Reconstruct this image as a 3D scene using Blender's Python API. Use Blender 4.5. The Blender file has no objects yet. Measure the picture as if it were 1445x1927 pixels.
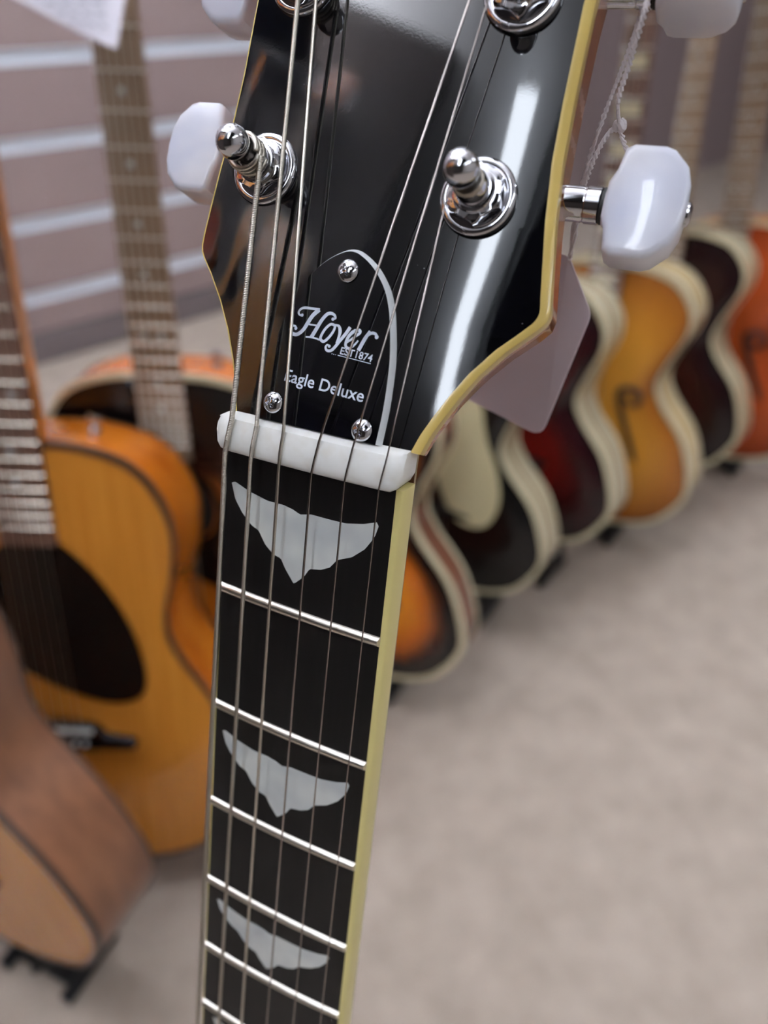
import bpy, bmesh, math, random
from mathutils import Matrix, Vector
random.seed(4)
sc = bpy.context.scene
COL = sc.collection
PI = math.pi

# ------------------------------------------------------------------ camera, light, exposure
H = 0.95                                   # height of the lens over the carpet
def frame(ax, ay, az, loc):
    m = Matrix.Identity(4)
    for i in range(3):
        m[i][0], m[i][1], m[i][2], m[i][3] = ax[i], ay[i], az[i], loc[i]
    return m
cam_d = bpy.data.cameras.new('camera'); cam = bpy.data.objects.new('camera', cam_d); COL.objects.link(cam)
cam.matrix_world = frame((.9988, -.0280, -.0409), (.0496, .5640, .8243), (0, -.8253, .5646), (0, 0, H))
cam_d.sensor_fit = 'VERTICAL'; cam_d.sensor_height = 36; cam_d.sensor_width = 27
cam_d.lens = 1341.6 / 1927 * 36
cam_d.clip_start = .01
cam_d.dof.use_dof = True; cam_d.dof.focus_distance = .148; cam_d.dof.aperture_fstop = 8.0
sc.camera = cam
w = bpy.data.worlds.new('world'); sc.world = w; w.use_nodes = True
w.node_tree.nodes['Background'].inputs[0].default_value = (.75, .8, .9, 1)
w.node_tree.nodes['Background'].inputs[1].default_value = .25
sc.view_settings.view_transform = 'Standard'; sc.view_settings.look = 'None'
sc.view_settings.exposure = 0.42; sc.view_settings.gamma = 1; sc.view_settings.use_curve_mapping = False
UPL = 115.0                                  # radiance of the added upward fill
LAMP = 13.0                                  # radiance of the ceiling tubes

# ------------------------------------------------------------------ helpers
def lin(c):
    return tuple(((v/255/12.92) if v <= 10 else ((v/255+.055)/1.055)**2.4) for v in c)
def mat(name, rgb=(128,128,128), rough=.5, metal=0., coat=0., spec=.5, ior=1.5, bump=None, noise=None, emit=None, sub=0):
    m = bpy.data.materials.new(name); m.use_nodes = True
    nt = m.node_tree; b = nt.nodes['Principled BSDF']
    c = lin(rgb) + (1,)
    b.inputs['Base Color'].default_value = c
    b.inputs['Roughness'].default_value = rough; b.inputs['Metallic'].default_value = metal
    b.inputs['Coat Weight'].default_value = coat; b.inputs['Coat Roughness'].default_value = .04
    b.inputs['IOR'].default_value = ior
    if sub:
        b.inputs['Subsurface Weight'].default_value = sub; b.inputs['Subsurface Radius'].default_value = (.004,.004,.004); b.inputs['Subsurface Scale'].default_value = 1
    if emit:
        b.inputs['Emission Color'].default_value = lin(rgb)+(1,); b.inputs['Emission Strength'].default_value = emit
    tc = nt.nodes.new('ShaderNodeTexCoord')
    if noise:                                # (scale xyz, second colour, detail, contrast lo, hi)
        mp = nt.nodes.new('ShaderNodeMapping'); mp.inputs['Scale'].default_value = noise[0]
        n = nt.nodes.new('ShaderNodeTexNoise'); n.inputs['Scale'].default_value = 1; n.inputs['Detail'].default_value = noise[2]
        r = nt.nodes.new('ShaderNodeValToRGB'); r.color_ramp.elements[0].position = noise[3]; r.color_ramp.elements[1].position = noise[4]
        r.color_ramp.elements[0].color = c; r.color_ramp.elements[1].color = lin(noise[1])+(1,)
        nt.links.new(tc.outputs['Object'], mp.inputs[0]); nt.links.new(mp.outputs[0], n.inputs[0])
        nt.links.new(n.outputs[0], r.inputs[0]); nt.links.new(r.outputs[0], b.inputs['Base Color'])
    if bump:                                 # (scale, strength, distance)
        n = nt.nodes.new('ShaderNodeTexNoise'); n.inputs['Scale'].default_value = bump[0]; n.inputs['Detail'].default_value = 3
        bp = nt.nodes.new('ShaderNodeBump'); bp.inputs['Strength'].default_value = bump[1]; bp.inputs['Distance'].default_value = bump[2]
        nt.links.new(tc.outputs['Object'], n.inputs[0]); nt.links.new(n.outputs[0], bp.inputs['Height']); nt.links.new(bp.outputs[0], b.inputs['Normal'])
        if coat: nt.links.new(bp.outputs[0], b.inputs['Coat Normal'])
    return m
def burst_mat(name, stops, rough=.12):
    """lacquer whose colour follows the 'burst' attribute: 0 at the middle of the top, 1 at its edge"""
    m = mat(name, (0,0,0), .22, coat=.12, ior=1.4)
    nt = m.node_tree; a = nt.nodes.new('ShaderNodeAttribute'); a.attribute_name = 'burst'
    tc = nt.nodes.new('ShaderNodeTexCoord'); mp = nt.nodes.new('ShaderNodeMapping'); mp.inputs['Scale'].default_value = (90, 90, 5)
    n = nt.nodes.new('ShaderNodeTexNoise'); n.inputs['Scale'].default_value = 1
    ad = nt.nodes.new('ShaderNodeMath'); ad.operation = 'MULTIPLY_ADD'; ad.inputs[1].default_value = .12; 
    su = nt.nodes.new('ShaderNodeMath'); su.operation = 'SUBTRACT'; su.inputs[1].default_value = .06
    r = nt.nodes.new('ShaderNodeValToRGB'); e = r.color_ramp.elements
    e[0].position, e[0].color = stops[0][0], lin(stops[0][1])+(1,)
    e[1].position, e[1].color = stops[-1][0], lin(stops[-1][1])+(1,)
    for p, c in stops[1:-1]:
        k = e.new(p); k.color = lin(c)+(1,)
    L = nt.links.new
    L(tc.outputs['Object'], mp.inputs[0]); L(mp.outputs[0], n.inputs[0]); L(n.outputs[0], ad.inputs[0]); L(a.outputs['Fac'], ad.inputs[2])
    L(ad.outputs[0], su.inputs[0]); L(su.outputs[0], r.inputs[0]); L(r.outputs[0], nt.nodes['Principled BSDF'].inputs['Base Color'])
    return m
class MB:
    def __init__(s): s.v = []; s.f = []; s.at = []
    def add(s, vs, fs):
        o = len(s.v); s.v += [tuple(p) for p in vs]; s.f += [tuple(i+o for i in q) for q in fs]; return s
    def box(s, c, d, M=None):
        x, y, z = (k/2 for k in d)
        vs = [Vector((c[0]+i*x, c[1]+j*y, c[2]+k*z)) for i in (-1,1) for j in (-1,1) for k in (-1,1)]
        if M: vs = [M@p for p in vs]
        return s.add(vs, [(0,1,3,2),(4,6,7,5),(0,4,5,1),(2,3,7,6),(0,2,6,4),(1,5,7,3)])
    def tube(s, pts, r, n=8, cap=True):
        pts = [Vector(p) for p in pts]; rr = r if isinstance(r, (list, tuple)) else [r]*len(pts)
        rings = []; prev = None
        for i, p in enumerate(pts):
            t = (pts[min(i+1, len(pts)-1)] - pts[max(i-1, 0)]).normalized()
            if prev is None:
                a = t.orthogonal().normalized()
            else:
                a = (prev - t*prev.dot(t)).normalized()
            prev = a; b = t.cross(a)
            rings.append([p + (a*math.cos(2*PI*k/n) + b*math.sin(2*PI*k/n))*rr[i] for k in range(n)])
        vs = [q for g in rings for q in g]; fs = []
        for i in range(len(rings)-1):
            for k in range(n):
                fs.append((i*n+k, i*n+(k+1) % n, (i+1)*n+(k+1) % n, (i+1)*n+k))
        if cap: fs += [tuple(range(n))[::-1], tuple((len(rings)-1)*n+k for k in range(n))]
        return s.add(vs, fs)
    def lathe(s, prof, o, ax, n=24):
        """prof: (radius, height) along axis ax from o"""
        o = Vector(o); ax = Vector(ax).normalized(); a = ax.orthogonal().normalized(); b = ax.cross(a)
        vs = []; fs = []
        for r, h in prof:
            vs += [o + ax*h + (a*math.cos(2*PI*k/n)+b*math.sin(2*PI*k/n))*r for k in range(n)]
        for i in range(len(prof)-1):
            for k in range(n): fs.append((i*n+k, i*n+(k+1) % n, (i+1)*n+(k+1) % n, (i+1)*n+k))
        fs += [tuple(range(n))[::-1], tuple((len(prof)-1)*n+k for k in range(n))]
        return s.add(vs, fs)
    def prism(s, poly, f0, f1):
        """closed outline poly [(a,b)]; f0 and f1 place it at its two ends"""
        n = len(poly)
        return s.add([f0(*p) for p in poly]+[f1(*p) for p in poly],
                     [tuple(range(n))[::-1], tuple(range(n, 2*n))]+[(i, (i+1) % n, n+(i+1) % n, n+i) for i in range(n)])
    def grid(s, rows):
        m = len(rows[0]); vs = [p for r in rows for p in r]
        return s.add(vs, [(i*m+j, i*m+j+1, (i+1)*m+j+1, (i+1)*m+j) for i in range(len(rows)-1) for j in range(m-1)])
    def build(s, name, m, parent=None, smooth=True, ang=35, bevel=0, seg=2, sub=0):
        me = bpy.data.meshes.new(name); me.from_pydata(s.v, [], s.f)
        bm = bmesh.new(); bm.from_mesh(me); bmesh.ops.recalc_face_normals(bm, faces=bm.faces)
        for e in bm.edges:
            if len(e.link_faces) == 2 and e.calc_face_angle(0) > math.radians(ang): e.smooth = False
        for f in bm.faces: f.smooth = smooth
        bm.to_mesh(me); bm.free()
        if s.at:
            A = me.attributes.new('burst', 'FLOAT', 'POINT')
            for i, x in enumerate(s.at): A.data[i].value = x
        o = bpy.data.objects.new(name, me); COL.objects.link(o); me.materials.append(m)
        if parent: o.parent = parent
        if bevel:
            b = o.modifiers.new('bevel', 'BEVEL'); b.width = bevel; b.segments = seg; b.limit_method = 'ANGLE'; b.angle_limit = math.radians(40)
        if sub:
            b = o.modifiers.new('sub', 'SUBSURF'); b.levels = sub; b.render_levels = sub
        return o
def empty(name, label=None, cat=None, M=None, group=None):
    o = bpy.data.objects.new(name, None); COL.objects.link(o); o.empty_display_size = .05
    if M is not None: o.matrix_world = M
    if label: o['label'] = label
    if cat: o['category'] = cat
    if group: o['group'] = group
    return o
def tag(o, label=None, cat=None, group=None, kind=None):
    for k, v in (('label', label), ('category', cat), ('group', group), ('kind', kind)):
        if v: o[k] = v
    return o
def clone(o, parent, loc=None, scale=None):
    c = o.copy(); COL.objects.link(c); c.parent = parent
    if loc is not None: c.location = loc
    if scale is not None: c.scale = scale
    return c
def crom(pts, n, closed=False):
    out = []; N = len(pts)
    rng = range(N if closed else N-1)
    for i in rng:
        g = (lambda k: pts[k % N]) if closed else (lambda k: pts[min(max(k, 0), N-1)])
        a, b, c, d = g(i-1), g(i), g(i+1), g(i+2)
        for j in range(n):
            t = j/n
            out.append(tuple(.5*((2*b[q])+(-a[q]+c[q])*t+(2*a[q]-5*b[q]+4*c[q]-d[q])*t*t+(-a[q]+3*b[q]-3*c[q]+d[q])*t**3) for q in range(len(b))))
    if not closed: out.append(tuple(pts[-1]))
    return out
def lerp_tab(tab, x):
    if x <= tab[0][0]: return tab[0][1]
    for (a, p), (b, q) in zip(tab, tab[1:]):
        if x <= b: return p+(q-p)*(x-a)/(b-a)
    return tab[-1][1]

# ------------------------------------------------------------------ materials
M = {}
M['gloss_black'] = mat('black_lacquer', (6,6,9), .045, coat=0, ior=1.55)
M['chrome'] = mat('chrome', (205,205,210), .07, 1)
M['nickel'] = mat('nickel', (222,214,198), .2, 1)
M['fret_metal'] = mat('fret_metal', (222,216,205), .28, 1)
M['steel'] = mat('string_steel', (205,198,184), .3, 1)
M['plain'] = mat('plain_steel', (150,142,138), .16, 1)
M['wound'] = mat('wound_string', (200,194,182), .28, 1)
M['bone'] = mat('bone', (232,232,228), .42, bump=(700, .06, .0002), noise=((300,40,300),(222,219,210),2,.45,.8), sub=.15)
M['cream'] = mat('cream_binding', (222,208,138), .3, coat=.3)
M['pearl_button'] = mat('pearl_plastic', (226,226,234), .28, coat=.5, noise=((60,40,90),(196,200,220),2,.35,.75), sub=.3)
M['pearl'] = mat('pearl_inlay', (222,224,218), .25, coat=.3, noise=((70,160,70),(176,182,186),2,.3,.75))
M['ebony'] = mat('ebony', (15,12,12), .45, ior=1.33, noise=((900,30,30),(9,8,8),3,.4,.7), bump=(1500,.15,.0001))
M['cream_head'] = mat('amber_binding', (190,164,88), .3, coat=.4)
M['brown_side'] = mat('mahogany_side', (168,98,42), .2, coat=.5, noise=((60,60,500),(130,68,26),3,.35,.75))
M['neck_wood'] = mat('neck_wood', (92,52,34), .25, coat=.4)
M['white_ply'] = mat('white_plastic', (226,230,232), .35)
M['print'] = mat('white_print', (205,212,226), .5)
M['dark'] = mat('dark_recess', (18,16,16), .5)
M['rubber'] = mat('black_rubber', (14,14,14), .6)
M['card'] = mat('grey_card', (212,196,202), .7, noise=((25,25,25),(202,187,193),2,.4,.7))
M['paper'] = mat('white_paper', (196,192,200), .7)
M['ink'] = mat('faded_ink', (150,150,160), .7)
M['thread'] = mat('cotton_thread', (214,206,208), .9)
# room
M['carpet'] = mat('carpet', (177,163,150), .95, noise=((16,16,16),(156,142,130),8,.3,.75), bump=(260,.6,.004))
M['panel'] = mat('slat_panel', (150,131,129), .36, noise=((1.2,1.2,3),(139,121,120),3,.35,.7))
M['panel_plain'] = mat('plain_panel', (134,118,119), .5)
M['rail'] = mat('aluminium_rail', (236,240,248), .35, .25)
M['dark_gap'] = mat('skirting', (104,94,94), .6)
M['white_wall'] = mat('painted_wall', (200,196,190), .7)
M['brown_wall'] = mat('brown_wall', (58,48,44), .6)
M['ceil'] = mat('ceiling_paint', (240,240,240), .8)
M['tube'] = mat('light_tube', (236,244,255), .5, emit=LAMP)
M['fixture'] = mat('fixture_white', (235,235,235), .4)

# ------------------------------------------------------------------ the shop: a frame turned along the slatted wall
WD = Vector((.7563, .6543, 0)); WN = Vector((.6543, -.7563, 0))
def RW(a, n, z): return WD*a + WN*n + Vector((0, 0, z))
def quadbox(a0, a1, n0, n1, z0, z1, mb=None):
    mb = mb or MB()
    vs = [RW(a, n, z) for a in (a0, a1) for n in (n0, n1) for z in (z0, z1)]
    return mb.add(vs, [(0,1,3,2),(4,6,7,5),(0,4,5,1),(2,3,7,6),(0,2,6,4),(1,5,7,3)])
NW = -2.62; A0, A1, N1, CZ = -3.2, 7.6, 3.2, 2.85
def struct(o): o['kind'] = 'structure'; return o
struct(quadbox(A0-.1, A1+.1, NW-.2, N1+.1, -.1, 0).build('floor', M['carpet'], smooth=False))
struct(quadbox(A0-.1, A1+.1, NW-.2, N1+.1, CZ, CZ+.1).build('ceiling', M['ceil'], smooth=False))
struct(quadbox(A0-.1, A0, NW-.2, N1, 0, CZ).build('wall_front', M['brown_wall'], smooth=False))
struct(quadbox(A1, A1+.1, NW-.2, N1, 0, CZ).build('wall_back', M['panel_plain'], smooth=False))
struct(quadbox(A0, A1, N1, N1+.1, 0, CZ).build('wall_right', M['white_wall'], smooth=False))
wl = struct(quadbox(A0, A1, NW-.2, NW-.03, 0, CZ).build('wall_left', M['dark_gap'], smooth=False))
struct(quadbox(A0, 3.0, NW-.03, NW+.012, 0, .1).build('baseboard_left', M['dark_gap'], smooth=False, bevel=.004))
pitch = .2295; zb = .105; k = 0
zs = [.223 + i*pitch for i in range(12)]
RH = .042
ASPL = 2.75
prev = zb
for z in zs + [CZ+RH/2]:
    top = min(z-RH/2, CZ)
    quadbox(A0, ASPL, NW-.03, NW, prev, top).build('slat_panel', M['panel'], wl, smooth=False, bevel=.003)
    if z < CZ:
        mb = MB()                                   # channel section: lips at both edges, groove between
        prof = [(NW-.028, z-RH/2), (NW+.003, z-RH/2), (NW+.003, z-RH/2+.004), (NW-.012, z-RH/2+.006), (NW-.014, z+RH/2-.006), (NW+.003, z+RH/2-.004), (NW+.003, z+RH/2), (NW-.028, z+RH/2)]
        mb.prism(prof, lambda n, zz: RW(A0, n, zz), lambda n, zz: RW(ASPL, n, zz))
        mb.build('rail', M['rail'], wl, smooth=False)
    prev = z+RH/2
for i in range(4):
    quadbox(ASPL+.01+i*1.21, ASPL+1.21+i*1.21, NW-.03, NW, .0, CZ).build('wall_panel', M['panel_plain'], wl, smooth=False, bevel=.002)
# a dark stub wall behind the photographer, added for its dark reflection in the lacquer
part = struct(quadbox(-1.22, -1.1, NW, -.31, 0, CZ).build('stub_wall_1', M['brown_wall'], smooth=False))

# ceiling lights: long linear tubes
def tube_light(p, q, label, wd=.11):
    p, q = Vector(p), Vector(q); d = (q-p); L = d.length; d.normalize()
    e = empty('ceiling_light', label, 'light', frame(d, Vector((0,0,1)).cross(d), (0,0,1), (p+q)/2), 'linear ceiling lights over the shop floor')
    MB().box((0,0,.02), (L+.04, wd*.4, .03)).build('housing', M['fixture'], e, smooth=False)
    MB().box((0,0,-.012), (L, wd, .03)).build('diffuser', M['tube'], e, smooth=False)
    for s in (-.35, .35): MB().tube([(s*L,0,.03), (s*L,0,DROP)], .004, 6).build('hanger', M['fixture'], e)
    return e
DROP = .22; zl = CZ-DROP
tube_light((-.46,-.80,zl), (-1.25,-2.15,zl), 'linear ceiling light nearest above the photographed neck', .17)
tube_light(RW(-1.2,2.2,zl), RW(.8,2.2,zl), 'linear ceiling light along the far right side of the room')
tube_light(RW(1.6,-.6,zl), RW(3.6,-.6,zl), 'linear ceiling light above the row of archtops')
tube_light(RW(1.8,1.6,zl), RW(3.8,1.6,zl), 'linear ceiling light in the middle of the open floor')
tube_light(RW(-.6,-1.6,zl), RW(1.8,-1.6,zl), 'linear ceiling light near the slatted wall')
tube_light(RW(4.4,.3,zl), RW(6.6,.3,zl), 'linear ceiling light at the far end of the shop')

def fill_uplight(p, q, label, wd=.34, E='fill_uplight'):  # troughs added to brighten the ceiling that the head lacquer reflects
    p, q = Vector(p), Vector(q); d = (q-p); L = d.length; d.normalize()
    e = empty('fill_uplighter', label, 'light', frame(d, Vector((0,0,1)).cross(d), (0,0,1), (p+q)/2), 'added out of view troughs that brighten the ceiling')
    MB().prism([(-wd/2,.05),(-wd/2+.01,.05),(-wd/2+.02,.01),(wd/2-.02,.01),(wd/2-.01,.05),(wd/2,.05),(wd/2-.012,0),(-wd/2+.012,0)], lambda a, c: (-L/2, a, c), lambda a, c: (L/2, a, c)).build('trough', M['dark'], e, smooth=False)
    MB().box((0,0,.022), (L-.04, wd-.08, .02)).build('diffuser', M[E], e, smooth=False)
    for s in (-.35, .35): MB().tube([(s*L,0,.0), (s*L,0,CZ-p.z)], .004, 6).build('hanger', M['dark'], e)
M['blocker'] = mat('blocker_paint', (26,26,28), .6)
M['fill_uplight'] = mat('fill_glow', (240,244,255), .5, emit=UPL)
d_ = empty('reflection_blocker', 'added out of view dark duct under the ceiling beside the nearest linear light', 'blocker', frame((.505,.863,0), (-.863,.505,0), (0,0,1), (-.17,-1.74,CZ-.25)))  # dark box added to blacken the lacquer's reflection right of the streak
MB().box((0,0,0), (2.3,.86,.42)).build('blocker_casing', M['blocker'], d_, smooth=False, bevel=.01)
for k_ in (-.75, 0, .75): MB().box((k_,0,0), (.03,.9,.46)).build('flange', M['blocker'], d_, smooth=False)
for k_ in (-.9, .9): MB().tube([(k_,.2,.2), (k_,.2,.26)], .008, 6).build('hanger', M['blocker'], d_)
fill_uplight((-1.25,1.0,CZ-.4), (-.05,.5,CZ-.4), 'added dark trough, out of view, brightening the ceiling above the foreground guitar')
fill_uplight(RW(-.98,-.62,CZ-.36), RW(-.98,-1.6,CZ-.36), 'added dark trough, out of view, brightening the ceiling along the stub wall', .2)

# ------------------------------------------------------------------ generic guitar bodies (metres; X right, Y into the guitar, Z along the neck; origin at the tail)
def outline(half, n=5, cut=None):
    """half: right side control points (x,z) from tail to neck; returns the closed outline, cut replaces the right side"""
    L = [(-x, z) for x, z in half]; R = cut or half
    return [p for p in crom(R[:-1] + L[::-1][:-1], n, True)]
DREAD = [(0,0),(.075,.003),(.145,.03),(.188,.085),(.197,.14),(.175,.215),(.135,.285),(.127,.325),(.14,.385),(.14,.435),(.112,.482),(.06,.502),(0,.505)]
ARCHT = [(0,0),(.075,.003),(.145,.028),(.188,.08),(.196,.125),(.172,.2),(.123,.262),(.108,.3),(.122,.345),(.143,.395),(.14,.435),(.108,.473),(.055,.489),(0,.49)]
SINGLE = [(0,0),(.07,.003),(.13,.03),(.163,.08),(.166,.125),(.145,.185),(.115,.24),(.108,.28),(.125,.33),(.133,.375),(.115,.42),(.07,.44),(0,.438)]
SCUT = [(0,0),(.07,.003),(.13,.03),(.163,.08),(.166,.125),(.145,.185),(.115,.24),(.108,.28),(.12,.32),(.134,.36),(.128,.392),(.105,.398),(.07,.372),(.038,.37),(0,.438)]
def body_parts(root, ol, depth, arch, m_top, m_side, m_bind, bind_w=.006, zc=.22, off=(0,0,0), back_arch=.4):
    ox, oy, oz = off; n = len(ol)
    def P(x, y, z): return (x+ox, y+oy, z+oz)
    def cap(y0, sgn, name, mt, ar):
        mb = MB(); S = [(1,0),(.97,.03),(.93,.12),(.86,.33),(.75,.6),(.6,.82),(.42,.94),(.22,.99)]
        for s, h in S:
            for x, z in ol:
                mb.v.append(P(x*s, y0+sgn*ar*h, zc+(z-zc)*s)); mb.at.append(s)
        for i in range(len(S)-1):
            for k in range(n): mb.f.append((i*n+k, i*n+(k+1) % n, (i+1)*n+(k+1) % n, (i+1)*n+k))
        mb.v.append(P(0, y0+sgn*ar, zc)); mb.at.append(0.)
        for k in range(n): mb.f.append(((len(S)-1)*n+k, (len(S)-1)*n+(k+1) % n, len(mb.v)-1))
        return mb.build(name, mt, root)
    cap(0, -1, 'top', m_top, arch)
    cap(depth, 1, 'back', m_side, arch*back_arch)
    mb = MB().add([P(x, 0, z) for x, z in ol]+[P(x, depth, z) for x, z in ol], [(k, (k+1) % n, n+(k+1) % n, n+k) for k in range(n)])
    mb.build('side', m_side, root)
    if m_bind:
        def ring(y0, y1):
            e = .0007; vs = []
            for s, y in ((1, y0-e), (1, y1)): vs += [P(x*(1+e/.15), y, zc+(z-zc)*(1+e/.2)) for x, z in ol]
            vs += [P(x*(1-bind_w/.2), y0-e if y0 < y1 else y0+e, zc+(z-zc)*(1-bind_w/.25)) for x, z in ol]
            fs = [(k, (k+1) % n, n+(k+1) % n, n+k) for k in range(n)]+[(k, (k+1) % n, 2*n+(k+1) % n, 2*n+k) for k in range(n)]
            MB().add(vs, fs).build('binding', m_bind, root)
        ring(0, bind_w); ring(depth, depth-bind_w)
def arch_at(ol_hw, x, z, arch, zc=.22):
    r = min(1, math.hypot(x/.17, (z-zc)/.24)); return -arch*lerp_tab([(0,1),(.42,.94),(.6,.82),(.75,.6),(.86,.33),(.93,.12),(1,0)], r)
def neck_parts(root, zb, zn, m_board, m_neck, m_head, ytop, dots=True, wide=(.056,.043), nf=20, blocks=False, scale=.648, m_fret=None, marks=None, m_btn=None, str_end=.1, head='paddle', m_str=None, ndp=1.):
    """fretboard from zb (body end) to the nut at zn; ytop: y of the board's face"""
    hw = lambda z: (wide[0]+(wide[1]-wide[0])*(z-zb)/(zn-zb))/2
    rows = []
    for z in (zb, zn):
        h = hw(z); rows.append([(-h, ytop+.006, z), (-h, ytop+.0006, z), (-h*.5, ytop+.0001, z), (0, ytop, z), (h*.5, ytop+.0001, z), (h, ytop+.0006, z), (h, ytop+.006, z)])
    b = MB().grid(rows); b.f += [tuple(range(7)), tuple(range(7, 14))[::-1], (0, 6, 13, 7)]
    fb = b.build('fretboard', m_board, root, smooth=False)
    rows = []
    for z, dp in ((zb-.02, .03), (zb+.08, .02), (zn-.02, .017), (zn+.01, .014)):
        h = hw(max(min(z, zn), zb)); rows.append([(-h*math.cos(t), ytop+.006+dp*ndp*math.sin(t), z) for t in [PI*k/8 for k in range(9)]])
    b = MB().grid(rows); b.f += [tuple(range(9)), tuple(range(27, 36))[::-1]]
    b.f += [(i*9, (i+1)*9, (i+1)*9+8, i*9+8) for i in range(3)]
    b.build('neck', m_neck, root)
    fm = None
    for k in range(1, nf+1):
        z = zn - scale*(1-2**(-k/12))
        if z < zb+.004: break
        if fm is None:
            fm = MB().tube([(-1,.0006,0),(-.5,.0001,0),(0,0,0),(.5,.0001,0),(1,.0006,0)], .0011, 6).build('fret', m_fret or M['fret_metal'], root)
            for v in fm.data.vertices: v.co.x = max(-1, min(1, v.co.x))
            fm.location = (0, ytop, z); fm.scale = (hw(z), 1, 1)
        else: clone(fm, root, (0, ytop, z), (hw(z), 1, 1))
    mk = None
    for k in (3,5,7,9,12,15,17):
        z = (zn - scale*(1-2**(-k/12)) + zn - scale*(1-2**(-(k-1)/12)))/2
        if z < zb+.01: continue
        for x in ((-.01, .01) if (k == 12 and not blocks) else (0,)):
            if mk is None:
                if blocks: mk = MB().box((0,0,0), (.034,.0006,.016)).build('inlay', marks or M['pearl'], root, smooth=False)
                else: mk = MB().lathe([(.0035,-.0003),(.0035,.0003)], (0,0,0), (0,1,0), 14).build('dot_inlay', marks or M['pearl'], root)
                mk.location = (x, ytop, z)
            else: clone(mk, root, (x, ytop, z))
    MB().box((0, ytop-.0005, zn+.0025), (wide[1], .007, .005)).build('nut', M['bone'], root, smooth=False, bevel=.001)
    # head: tilted back 14 degrees
    t = math.radians(13)
    def Hd(x, v, d): return (x, ytop+.004+math.sin(t)*v+math.cos(t)*d, zn+.005+math.cos(t)*v-math.sin(t)*d)
    hp = [(-.021,0),(-.024,.012),(-.034,.03),(-.036,.05),(-.034,.15),(-.038,.175),(-.018,.183),(0,.176),(.018,.183),(.038,.175),(.034,.15),(.036,.05),(.034,.03),(.024,.012),(.021,0)]
    MB().prism(hp, lambda x, v: Hd(x, v, 0), lambda x, v: Hd(x, v, .014)).build('headstock', m_head, root, smooth=False, bevel=.0015)
    for s in (-1, 1):
        for v in (.05, .088, .126):
            tn = MB().lathe([(.0065,0),(.0065,.001),(.005,.002),(.003,.003),(.003,.011),(.0035,.014),(.001,.0155)], Hd(s*.022, v, 0), (0,-math.cos(t),-math.sin(t)*-1), 12).build('tuner', M['chrome'], root)
            MB().tube([Hd(s*.03, v, .012), Hd(s*.046, v, .012)], .0028, 8).build('tuner_shaft', M['chrome'], tn)
            MB().prism([(s*a, b) for a, b in [(.045,-.004),(.047,-.009),(.054,-.009),(.058,0),(.054,.009),(.047,.009),(.045,.004)]], lambda a, b: Hd(a, v+b, .008), lambda a, b: Hd(a, v+b, .016)).build('tuner_button', m_btn or M['chrome'], tn, smooth=False, bevel=.0015)
    for i in range(6):
        xa = (-.0175+i*.007); xb = xa*1.45
        vv = (.05, .088, .126)[i if i < 3 else 5-i]; s = -1 if i < 3 else 1
        MB().tube([(xb, ytop-.0075, str_end), (xa, ytop-.0035, zn+.002), Hd(s*.0195, vv, -.007)], .0004+.0001*(5-i), 5).build('string', m_str or M['steel'], root)
def fhole(root, side, m, arch, x0=.085, z0=.2, S=.088):
    pts = crom([(-.022,.062),(-.027,.054),(-.019,.05),(-.013,.058),(-.014,.066),(-.024,.072),(-.033,.06),(-.03,.04)], 4)
    P = crom([(.014,.78),(.022,.72),(.012,.66),(0,.7),(-.006,.84),(.012,.98),(.034,.9),(.03,.62),(.006,.2),(-.004,-.2),(-.008,-.62),(-.026,-.9),(-.05,-.86),(-.05,-.72),(-.038,-.68),(-.03,-.76)], 4)
    cen = []
    for i, (a, b) in enumerate(crom([(.018,.8),(.010,.68),(-.002,.72),(-.002,.9),(.012,1.0),(.026,.9),(.02,.55),(.008,.1),(-.006,-.4),(-.014,-.85),(-.026,-1.0),(-.04,-.92),(-.04,-.75),(-.028,-.7),(-.018,-.8)], 4)): cen.append((a, b))
    n = len(cen); vs = []; fs = []
    for i, (a, b) in enumerate(cen):
        x = side*(x0-a*1.3); z = z0+b*S
        u = i/(n-1); wdt = .0026+.003*math.sin(PI*u)
        p, q = cen[max(i-1, 0)], cen[min(i+1, n-1)]
        dx, dz = -(q[0]-p[0])*side, (q[1]-p[1])*S; l = math.hypot(dx, dz) or 1
        nx, nz = -dz/l*wdt, dx/l*wdt
        y = arch_at(None, x, z, arch)-.0022
        vs += [(x+nx, y, z+nz), (x-nx, y, z-nz)]
    fs = [(2*i, 2*i+1, 2*i+3, 2*i+2) for i in range(n-1)]
    o = MB().add(vs, fs).build('f_hole', m, root); 
    s = o.modifiers.new('thick', 'SOLIDIFY'); s.thickness = .0012
def gmatrix(x, y, az, lean, roll, s, z0):
    a, l, r = (math.radians(v) for v in (az, lean, roll))
    return Matrix.Translation((x, y, z0)) @ Matrix.Rotation(-a, 4, 'Z') @ Matrix.Rotation(-l, 4, 'X') @ Matrix.Rotation(r, 4, 'Y') @ Matrix.Scale(s, 4)
M['stand'] = mat('stand_tube', (20,20,21), .35)
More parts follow.
